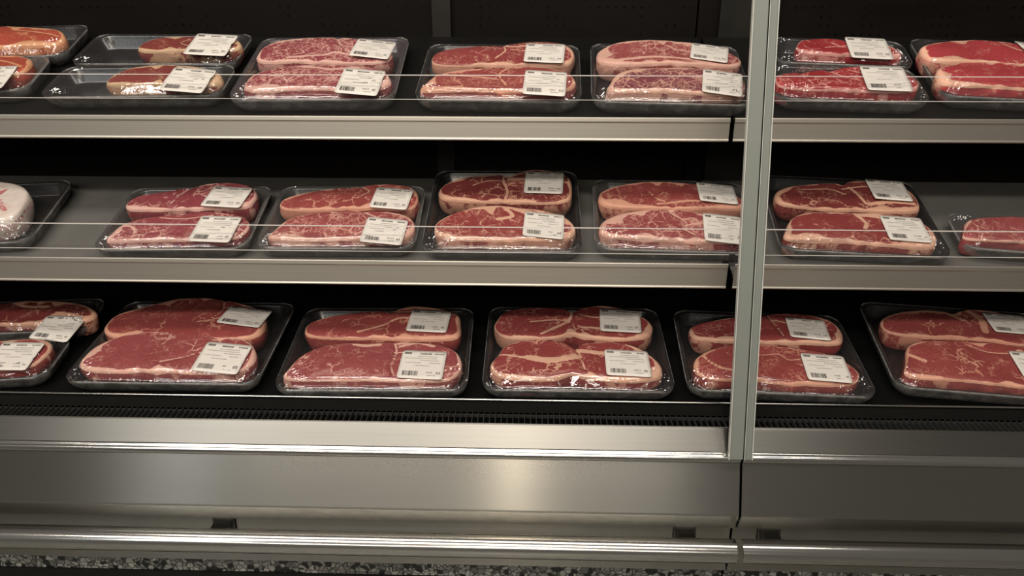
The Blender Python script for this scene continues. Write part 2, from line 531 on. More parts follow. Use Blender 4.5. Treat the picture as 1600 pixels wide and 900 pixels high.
def meat_mat(name, flesh, fat, seed, marb, sidefat):
    t = NT(name)
    v = t.coords((1, 1, 1), (seed * 1.37, seed * 0.71, seed * 0.33))
    w = t.n('ShaderNodeTexNoise'); t.l(v, w.inputs['Vector']); w.inputs['Scale'].default_value = 70; w.inputs['Detail'].default_value = 3
    vm = t.n('ShaderNodeVectorMath', operation='MULTIPLY_ADD')
    t.l(w.outputs['Color'], vm.inputs[0]); vm.inputs[1].default_value = (.020, .020, .020); t.l(v, vm.inputs[2])
    wv = vm.outputs[0]
    def veins(scale, lo, hi, off):
        vo = t.n('ShaderNodeTexVoronoi', feature='DISTANCE_TO_EDGE')
        vo.inputs['Scale'].default_value = scale
        a = t.n('ShaderNodeVectorMath', operation='ADD'); t.l(wv, a.inputs[0]); a.inputs[1].default_value = (off, off, off)
        t.l(a.outputs[0], vo.inputs['Vector'])
        return t.step(vo.outputs['Distance'], lo, hi, 1, 0)
    n1 = t.noise(v, 26, 2)
    n2 = t.noise(v, 34, 2, 0.6)
    thr = 0.57 - 0.18 * marb
    vein = t.math('MULTIPLY', veins(46, 0.018, 0.060, 0.0), t.step(n1, thr, thr + 0.10))
    fine = t.math('MULTIPLY', veins(110, 0.02, 0.085, 3.1), t.step(n2, thr - .02, thr + 0.12))
    fine = t.math('MULTIPLY', fine, 0.38 + 0.42 * marb)
    vein = t.math('MULTIPLY', vein, 0.95)
    fa = t.n('ShaderNodeAttribute'); fa.attribute_name = 'fat'
    sd = t.n('ShaderNodeAttribute'); sd.attribute_name = 'side'
    n3 = t.noise(v, 95, 4, 0.6)
    f = t.math('ADD', fa.outputs['Fac'], t.math('MULTIPLY', t.math('SUBTRACT', n3, 0.5), 0.55))
    rim = t.step(f, 0.42, 0.56)
    # muscle fibre variation
    fb = t.noise(v, 260, 3, 0.65)
    fl2 = t.noise(v, 18, 3)
    dark = tuple(c * .50 for c in flesh[:3]) + (1,)
    lite = tuple(min(1, c * 1.42 + .014) for c in flesh[:3]) + (1,)
    col = t.mix(fb, dark, lite)
    col = t.mix(t.step(fl2, 0.35, 0.7, 0, 0.45), col, tuple(c * .72 for c in flesh[:3]) + (1,))
    veinmask = t.math('MAXIMUM', vein, fine)
    veinmask = t.math('MULTIPLY', veinmask, t.math('SUBTRACT', 1.0, t.math('MULTIPLY', sd.outputs['Fac'], 0.6)))
    col = t.mix(veinmask, col, tuple(.75 * a + .25 * b for a, b in zip(fat[:3], flesh[:3])) + (1,))
    # side patches, stretched top to bottom
    sv = t.coords((1, 1, 0.7), (seed * 0.9, seed, 0))
    ns = t.noise(sv, 24, 4, 0.6)
    sfat = t.math('MULTIPLY', t.step(ns, 0.66 - 0.30 * sidefat, 0.72 - 0.30 * sidefat), sd.outputs['Fac'])
    rim = t.math('MAXIMUM', rim, t.math('MULTIPLY', sfat, 0.7))
    fn = t.noise(v, 55, 4)
    fcol = t.mix(fn, tuple(c * .78 for c in fat[:3]) + (1,), tuple(min(1, c * 1.1) for c in fat[:3]) + (1,))
    fcol = t.mix(t.step(t.noise(v, 40, 3), 0.55, 0.72, 0, 0.45), fcol, tuple(.5 * a + .5 * b for a, b in zip(fat[:3], flesh[:3])) + (1,))
    col = t.mix(rim, col, fcol)
    h = t.math('ADD', t.math('MULTIPLY', rim, 0.6), t.math('ADD', t.math('MULTIPLY', fb, 0.5), t.math('MULTIPLY', n3, 0.7)))
    b = t.bsdf(col, 0.42, 0, 0.35, t.bump(h, 0.6, 0.0015))
    return t.done(b.outputs[0])

SHAPES = {
 'lobes': [(-1, -.2), (-.95, -.8), (-.5, -1), (.1, -.95), (.6, -1), (.95, -.85), (1, -.1), (.93, .6), (.65, .95), (.35, 1), (.16, .80), (.05, .58), (-.1, .70), (-.4, .62), (-.78, .28)],
 'slab': [(-1, -.95), (-.98, -.35), (-.86, .35), (-.6, .78), (-.2, .95), (.3, 1), (.7, .9), (.92, .55), (1, 0), (.97, -.6), (.82, -.95), (.3, -1), (-.4, -1)],
 'dome': [(-1, -.25), (-.96, -.72), (-.72, -.97), (-.2, -1), (.4, -1), (.85, -.93), (1, -.55), (.97, -.05), (.8, .48), (.45, .82), (0, 1), (-.4, .93), (-.75, .62), (-.95, .18)],
 'wedge': [(-1, -.35), (-.93, -.88), (-.5, -1), (.3, -1), (.86, -.95), (1, -.4), (.97, .3), (.82, .8), (.5, 1), (.12, .9), (-.04, .70), (-.22, .70), (-.6, .42), (-.9, .08)],
 'twin': [(-1, -.45), (-.97, .1), (-.86, .66), (-.5, .95), (-.15, .86), (0, .58), (.14, .86), (.45, 1), (.77, .75), (.95, .2), (1, -.4), (.88, -.86), (.5, -1), (.1, -.93), (-.05, -.80), (-.3, -1), (-.82, -.97)],
}
class Steak:
    NA, NR = 176, 30
    def __init__(s, cx, cy, w, d, H, sq, bumps, seed, slope=(0, 0), shape=None):
        s.cx, s.cy, s.w, s.d, s.H, s.slope = cx, cy, w, d, H, slope
        rng = np.random.RandomState(seed)
        th = np.linspace(0, 2 * np.pi, s.NA, endpoint=False)
        c, n = np.abs(np.cos(th)) * 2 / w, np.abs(np.sin(th)) * 2 / d
        # arched back edge, flatter front edge, one end slimmer than the other
        k = 0.5 - 0.5 * np.tanh(3 * np.sin(th))
        pw = (sq - 0.65) * (1 - k) + (sq + 0.35) * k
        base = (c ** pw + n ** pw) ** (-1 / pw)
        tap = rng.uniform(-.15, .05)
        base = base * (1 + tap * np.maximum(0, np.sin(th)) * (-np.cos(th)) * 1.2)
        if shape:                                # hand drawn outline, read as a radius per direction
            P = SHAPES[shape]
            P = [np.array(p, float) for p in P]
            n_, pts = len(P), []
            for i in range(n_):
                p0, p1, p2, p3 = P[i - 1], P[i], P[(i + 1) % n_], P[(i + 2) % n_]
                for k in range(12):
                    t = k / 12
                    pts.append(.5 * (2 * p1 + (p2 - p0) * t + (2 * p0 - 5 * p1 + 4 * p2 - p3) * t * t + (3 * p1 - p0 - 3 * p2 + p3) * t ** 3))
            pts = np.array(pts) * np.array([w / 2, d / 2])
            a = np.mod(np.arctan2(pts[:, 1], pts[:, 0]), 2 * np.pi); q = np.argsort(a)
            base = np.interp(th, a[q], np.hypot(pts[:, 0], pts[:, 1])[q], period=2 * np.pi)
            bumps = []
        f = np.ones_like(th)
        for (x, y, amp, wid) in bumps:        # bump at the outline point nearest to (x, y)
            px, py = np.cos(th) * base / (w / 2), np.sin(th) * base / (d / 2)
            f += 1.6 * amp * np.exp(-((px - x) ** 2 + (py - y) ** 2) / (2 * wid * wid))
        for k in range(3, 12):
            f += rng.uniform(-1, 1) * (0.07 if shape else 0.12) / k * np.cos(k * th + rng.uniform(0, 6.3))
        rr = base * f                            # fitted back into its own width and depth
        xx, yy = np.cos(th) * rr, np.sin(th) * rr
        xx = (xx - (xx.max() + xx.min()) / 2) * w / (xx.max() - xx.min())
        yy = (yy - (yy.max() + yy.min()) / 2) * d / (yy.max() - yy.min())
        a = np.mod(np.arctan2(yy, xx), 2 * np.pi); q = np.argsort(a)
        s.th, s.r = th, np.interp(th, a[q], np.hypot(xx, yy)[q], period=2 * np.pi)
        s.seed = seed
        s.ph = rng.uniform(0, 6.3, 6)
    def top(s, x, y, rho):
        """height of the upper face above the steak's base"""
        lx, ly = x / (s.w / 2), y / (s.d / 2)
        z = s.H * (1 + 0.03 * np.sin(2.3 * lx + s.ph[0]) + 0.025 * np.sin(4.1 * lx + 1.7 * ly + s.ph[1]) + 0.015 * np.sin(3.3 * ly + s.ph[2]))
        z = z + s.slope[0] * x + s.slope[1] * y
        e = np.clip((rho - 0.90) / 0.10, 0, 1)
        return z - 0.0036 * (1 - np.sqrt(np.maximum(0, 1 - e * e))) - 0.0015 * rho ** 2
    def height_at(s, X, Y):
        x, y = X - s.cx, Y - s.cy
        a = np.mod(np.arctan2(y, x), 2 * np.pi)
        Rr = np.interp(a, np.append(s.th, 2 * np.pi), np.append(s.r, s.r[0]))
        rho = np.hypot(x, y) / Rr
        return np.where(rho <= 1.0, s.top(x, y, np.minimum(rho, 1)), -1)
    def build(s, parent, mat, fat, seams, z0):
        NA, NR = s.NA, s.NR
        rho = np.concatenate([[0], np.linspace(0.06, 0.86, NR - 9), np.linspace(0.88, 1.0, 8)])
        X, Y, Z, SD = [], [], [], []
        ct, st = np.cos(s.th), np.sin(s.th)
        for q in rho[1:]:
            X.append(ct * s.r * q); Y.append(st * s.r * q); Z.append(s.top(X[-1], Y[-1], q)); SD.append(np.zeros(NA))
        ze = Z[-1]
        for q, bul in ((0.86, 0.0010), (0.72, 0.0014), (0.55, 0.0010), (0.38, -0.0008), (0.22, -0.0028), (0.08, -0.0052), (0.0, -0.009)):
            wob = 0.0012 * np.sin(9 * s.th + s.ph[3]) * np.sin(q * 5 + s.ph[4])
            X.append(ct * (s.r + bul + wob)); Y.append(st * (s.r + bul + wob)); Z.append(ze * q); SD.append(np.ones(NA) * min(1, (1 - q) * 7))
        X, Y, Z, SD = [np.concatenate(a) for a in (X, Y, Z, SD)]
        X = np.append(X, 0); Y = np.append(Y, 0); Z = np.append(Z, s.top(np.zeros(1), np.zeros(1), 0)[0]); SD = np.append(SD, 0)
        ci = len(X) - 1
        nl = (len(X) - 1) // NA
        F = [(ci, i, (i + 1) % NA) for i in range(NA)]
        for k in range(nl - 1):
            a, b = k * NA, (k + 1) * NA
            F += [(a + i, b + i, b + (i + 1) % NA, a + (i + 1) % NA) for i in range(NA)]
        F.append(tuple((nl - 1) * NA + i for i in range(NA))[::-1])
        # fat field
        L, B, Rg, Fr = [v / 1000 * k for v, k in zip(fat, (1.1, 1.5, 1.1, .6))]
        wL, wB, wR, wF = np.maximum(0, -ct) ** 2, np.maximum(0, st) ** 2, np.maximum(0, ct) ** 2, np.maximum(0, -st) ** 2
        tt = (wL * L + wB * B + wR * Rg + wF * Fr)
        rng = np.random.RandomState(s.seed + 9)
        for k in (3, 5, 8, 13):
            tt = tt * np.maximum(0.1, 1 + 0.33 * np.cos(k * s.th + rng.uniform(0, 6.3)))
        ox, oy = ct * s.r, st * s.r
        D = np.hypot(X[:, None] - ox[None], Y[:, None] - oy[None])
        j = D.argmin(1); dm = D[np.arange(len(X)), j]
        t = tt[j]
        f = 1 - dm / (2 * np.maximum(t, 1e-5))
        f = np.where(SD > 0, np.clip(t / 0.024, 0, 0.55) * (1 - .1 * SD), f)
        f = np.clip(f, 0, 1)
        for wd, pts in seams:
            P = np.array(catmull(pts)) * np.array([s.w / 2, s.d / 2])
            best = np.full(len(X), 9.0)
            for a, b in zip(P[:-1], P[1:]):
                ab = b - a; q = np.clip(((X - a[0]) * ab[0] + (Y - a[1]) * ab[1]) / (ab @ ab + 1e-12), 0, 1)
                best = np.minimum(best, np.hypot(X - a[0] - q * ab[0], Y - a[1] - q * ab[1]))
            f = np.maximum(f, np.where(SD > 0.5, 0, np.clip(1 - best / (wd / 1000 * 1.25), 0, 1)))
            if wd <= 3.5:                                     # a seam between two muscles also dips
                Z = Z - np.where(SD > 0, 0, (0.0024 if abs(P[0][1]) > .7 * s.d / 2 else 0.001) * np.exp(-(best / 0.005) ** 2))
        me = mesh('steak', np.stack([X, Y, Z], 1), F)
        for nm, arr in (('fat', f), ('side', SD)):
            at = me.attributes.new(nm, 'FLOAT', 'POINT')
            at.data.foreach_set('value', arr.astype(np.float32))
        o = link('steak', me, mat, parent)
        o.location = (s.cx, s.cy, z0)
        return o

Z0M = 0.0032
def film_field(w, d, steaks, seed):
    nx, ny = 100, int(100 * d / w) + 2
    xs = np.linspace(-w / 2, w / 2, nx); ys = np.linspace(-d / 2, d / 2, ny)
    X, Y = np.meshgrid(xs, ys)
    # rounded border kept at rim height
    r = 0.028
    qx = np.maximum(np.abs(X) - (w / 2 - r), 0); qy = np.maximum(np.abs(Y) - (d / 2 - r), 0)
    out = np.hypot(qx, qy) > r - 0.0055
    edge = (np.abs(X) > w / 2 - 0.0055) | (np.abs(Y) > d / 2 - 0.0055) | out
    obs = np.full(X.shape, -1.0)
    for s in steaks:
        obs = np.maximum(obs, s.height_at(X, Y) + Z0M + 0.0012)
    h = np.full(X.shape, TH)
    h = np.maximum(h, obs)
    for it in range(420):
        a = h.copy()
        a[1:-1, 1:-1] = .25 * (h[:-2, 1:-1] + h[2:, 1:-1] + h[1:-1, :-2] + h[1:-1, 2:])
        a = np.maximum(a, obs)
        a[edge] = TH + 0.0006
        h = a
    # fan wrinkles running to the corners, small waves elsewhere
    rng = np.random.RandomState(seed)
    wr = np.zeros_like(h)
    for sx, sy, amp in ((1, -1, 1.7), (-1, -1, .8), (1, 1, .8), (-1, 1, .8)):
        dx, dy = X - sx * (w / 2 - .004), Y - sy * (d / 2 - .004)
        rr = np.hypot(dx, dy); a = np.arctan2(dy, dx)
        k = 26 + 6 * rng.rand()
        ridge = np.maximum(0, np.sin(a * k + rng.uniform(0, 6) + 1.5 * np.sin(a * 5 + rng.uniform(0, 6)))) ** 2
        wr += amp * ridge * np.exp(-((rr - 0.022) / 0.024) ** 2)
    h = np.where(edge, h, h + 0.0022 * wr)
    return xs, ys, h, wr

def film(w, d, steaks, parent, seed):
    xs, ys, h, wr = film_field(w, d, steaks, seed)
    ny, nx = h.shape
    r = 0.028
    V, A = [], []
    for j in range(ny):
        for i in range(nx):
            x, y = xs[i], ys[j]
            # pull the corners in to the tray's rounded outline
            cx, cy = max(abs(x) - (w / 2 - r), 0), max(abs(y) - (d / 2 - r), 0)
            q = math.hypot(cx, cy)
            if q > r:
                x = math.copysign(w / 2 - r + cx / q * r, x); y = math.copysign(d / 2 - r + cy / q * r, y)
            V.append((x, y, h[j, i])); A.append(wr[j, i])
    F = [(j * nx + i, j * nx + i + 1, (j + 1) * nx + i + 1, (j + 1) * nx + i) for j in range(ny - 1) for i in range(nx - 1)]
    me = mesh('film_wrap', V, F)
    at = me.attributes.new('wrinkle', 'FLOAT', 'POINT')
    at.data.foreach_set('value', np.array(A, dtype=np.float32))
    link('film_wrap', me, M['film'], parent)
    V, F, A = [], [], []
    # gathered film outside the tray; rim highlight and lit wall put into its opacity
    p = rrect(w + 0.0012, d + 0.0012, r); n = len(p)
    for ins, z, at_ in ((-0.0012, TH + 0.0009, 1.0), (0.0010, TH + 0.0004, 1.0), (0.0010, TH - 0.0022, .8), (-0.001, TH - 0.005, .6), (-0.008, TH - 0.015, 1.1), (-0.022, 0.0012, .8)):
        q = rrect(w + ins, d + ins, r * (1 if ins > 0 else .8))
        V += [(x, y, z + 0.0004 * math.sin(k * 2.1 + seed)) for k, (x, y) in enumerate(q)]; A += [at_] * n
    b0 = 0
    for k in range(5):
        for i in range(n):
            j = (i + 1) % n
            F.append((b0 + k * n + i, b0 + k * n + j, b0 + (k + 1) * n + j, b0 + (k + 1) * n + i))
    me = mesh('film_edge', V, F)
    at = me.attributes.new('gather_glint', 'FLOAT', 'POINT')
    at.data.foreach_set('value', np.array(A, dtype=np.float32))
    link('film_edge', me, M['film_edge'], parent)
    def H(x, y):
        i = np.clip((x + w / 2) / w * (nx - 1), 0, nx - 1.001); j = np.clip((y + d / 2) / d * (ny - 1), 0, ny - 1.001)
        a, b = int(i), int(j); u, v = i - a, j - b
        return (h[b, a] * (1 - u) * (1 - v) + h[b, a + 1] * u * (1 - v) + h[b + 1, a] * (1 - u) * v + h[b + 1, a + 1] * u * v)
    return H

def price_label(lx, ly, w, d, ang, H, parent, seed):
    rng = random.Random(seed)
    n, m = 12, 10
    ca, sa = math.cos(R(ang)), math.sin(R(ang))
    def at(u, v, up):
        x, y = lx + ca * u - sa * v, ly + sa * u + ca * v
        return x, y
    # plane fitted through the film under the sticker, bent part of the way to it
    smp = []
    for j in range(5):
        for i in range(5):
            u, v = (i / 4 - .5) * w * .9, (j / 4 - .5) * d * .9
            x, y = at(u, v, 0); smp.append((u, v, H(x, y)))
    A = np.array([(1, u, v) for u, v, _ in smp]); z = np.array([q[2] for q in smp])
    co, *_ = np.linalg.lstsq(A, z, rcond=None)
    co[2] = max(-.10, min(.10, co[2])); co[1] = max(-.08, min(.08, co[1]))
    lift = max(0, float(np.percentile(z - A @ co, 85)))
    def zz(u, v):
        x, y = at(u, v, 0)
        pl = co[0] + co[1] * u + co[2] * v + lift
        return max(pl, H(x, y)) + 0.0011
    r = 0.004
    def pt(u, v, up):
        x, y = at(u, v, 0)
        return (x, y, zz(u, v) + up)
    V, F = [], []
    for lev in (0.0, 0.0004):
        for j in range(m + 1):
            for i in range(n + 1):
                u, v = (i / n - .5) * w, (j / m - .5) * d
                qx, qy = max(abs(u) - (w / 2 - r), 0), max(abs(v) - (d / 2 - r), 0)
                q = math.hypot(qx, qy)
                if q > r:
                    u = math.copysign(w / 2 - r + qx / q * r, u); v = math.copysign(d / 2 - r + qy / q * r, v)
                V.append(pt(u, v, lev))
    K = (n + 1) * (m + 1)
    for j in range(m):
        for i in range(n):
            a = j * (n + 1) + i
            F.append((K + a, K + a + 1, K + a + n + 2, K + a + n + 1))
            F.append((a, a + n + 1, a + n + 2, a + 1))
    ring = [i for i in range(n + 1)] + [j * (n + 1) + n for j in range(1, m + 1)] + [m * (n + 1) + i for i in range(n - 1, -1, -1)] + [j * (n + 1) for j in range(m - 1, 0, -1)]
    for k in range(len(ring)):
        a, b = ring[k], ring[(k + 1) % len(ring)]
        F.append((a, b, K + b, K + a))
    lab = link('price_label', mesh('price_label', V, F), M['label'], parent)
    # printing: heading blocks, lines of small marks, a bar code
    def prints(name, rects, mat):
        V, F = [], []
        for (u0, v0, u1, v1) in rects:
            k = max(1, int((u1 - u0) * w / 0.006))
            for i in range(k + 1):
                u = (u0 + (u1 - u0) * i / k) * w
                V.append(pt(u, v0 * d, 0.0006)); V.append(pt(u, v1 * d, 0.0006))
            b = len(V) - 2 * (k + 1)
            for i in range(k):
                F.append((b + 2 * i, b + 2 * i + 2, b + 2 * i + 3, b + 2 * i + 1))
        link(name, mesh(name, V, F), mat, lab, False)
    darkr = []
    def marks(u, v, n_, hgt, wmin, wmax, out, gap=.010):
        for _ in range(n_):
            q = rng.uniform(wmin, wmax)
            out.append((u, v, u + q, v + hgt * rng.uniform(.75, 1)))
            u += q + gap * rng.uniform(.6, 1.6)
        return u
    for i in range(5):
        darkr.append((-.44 + i * .032, .36, -.44 + i * .032 + .026, .43))
    marks(-.12 + rng.uniform(-.04, .06), .36, 9, .055, .014, .030, darkr, .007)
    marks(.24, .365, 6, .05, .016, .03, darkr)
    prints('heading_print', darkr, M['ink'])
    darkr = []
    for i in range(22):
        darkr_w = rng.choice((.006, .009, .013))
        darkr.append((-.40 + i * .0155, -.40, -.40 + i * .0155 + darkr_w, -.24))
    prints('bar_code', darkr, M['ink'])
    fr = []
    for row, (v, a, k) in enumerate(((.27, -.15, 16), (.20, -.40, 24), (.13, -.05, 14), (.04, -.40, 12), (.04, .12, 9), (-.06, -.20, 12))):
        marks(a + rng.uniform(-.02, .04), v, k, .032, .010, .026, fr)
    marks(.12, -.30, 4, .05, .02, .04, fr); marks(.16, -.39, 5, .035, .014, .03, fr); marks(.34, -.33, 2, .09, .03, .05, fr)
    prints('small_print', fr, M['faint_ink'])

# ------------------------------------------------------------------ packs
#  colours of flesh and fat as they are under white light
FL = {
    'orange': (lin(188, 88, 66), lin(232, 172, 130)), 'brown': (lin(138, 62, 56), lin(216, 182, 146)), 'pink': (lin(154, 72, 78), lin(236, 190, 176)),
    'dark': (lin(128, 52, 50), lin(224, 174, 146)), 'red': (lin(152, 66, 64), lin(230, 182, 156)), 'bright': (lin(170, 46, 52), lin(236, 172, 162)),
    'cherry': (lin(188, 68, 74), lin(240, 190, 164)), 'rose': (lin(160, 80, 80), lin(234, 186, 168)), 'plum': (lin(136, 68, 78), lin(232, 186, 164)),
    'pale': (lin(214, 130, 130), lin(238, 226, 216)), 'brick': (lin(158, 74, 70), lin(230, 172, 146)),
}
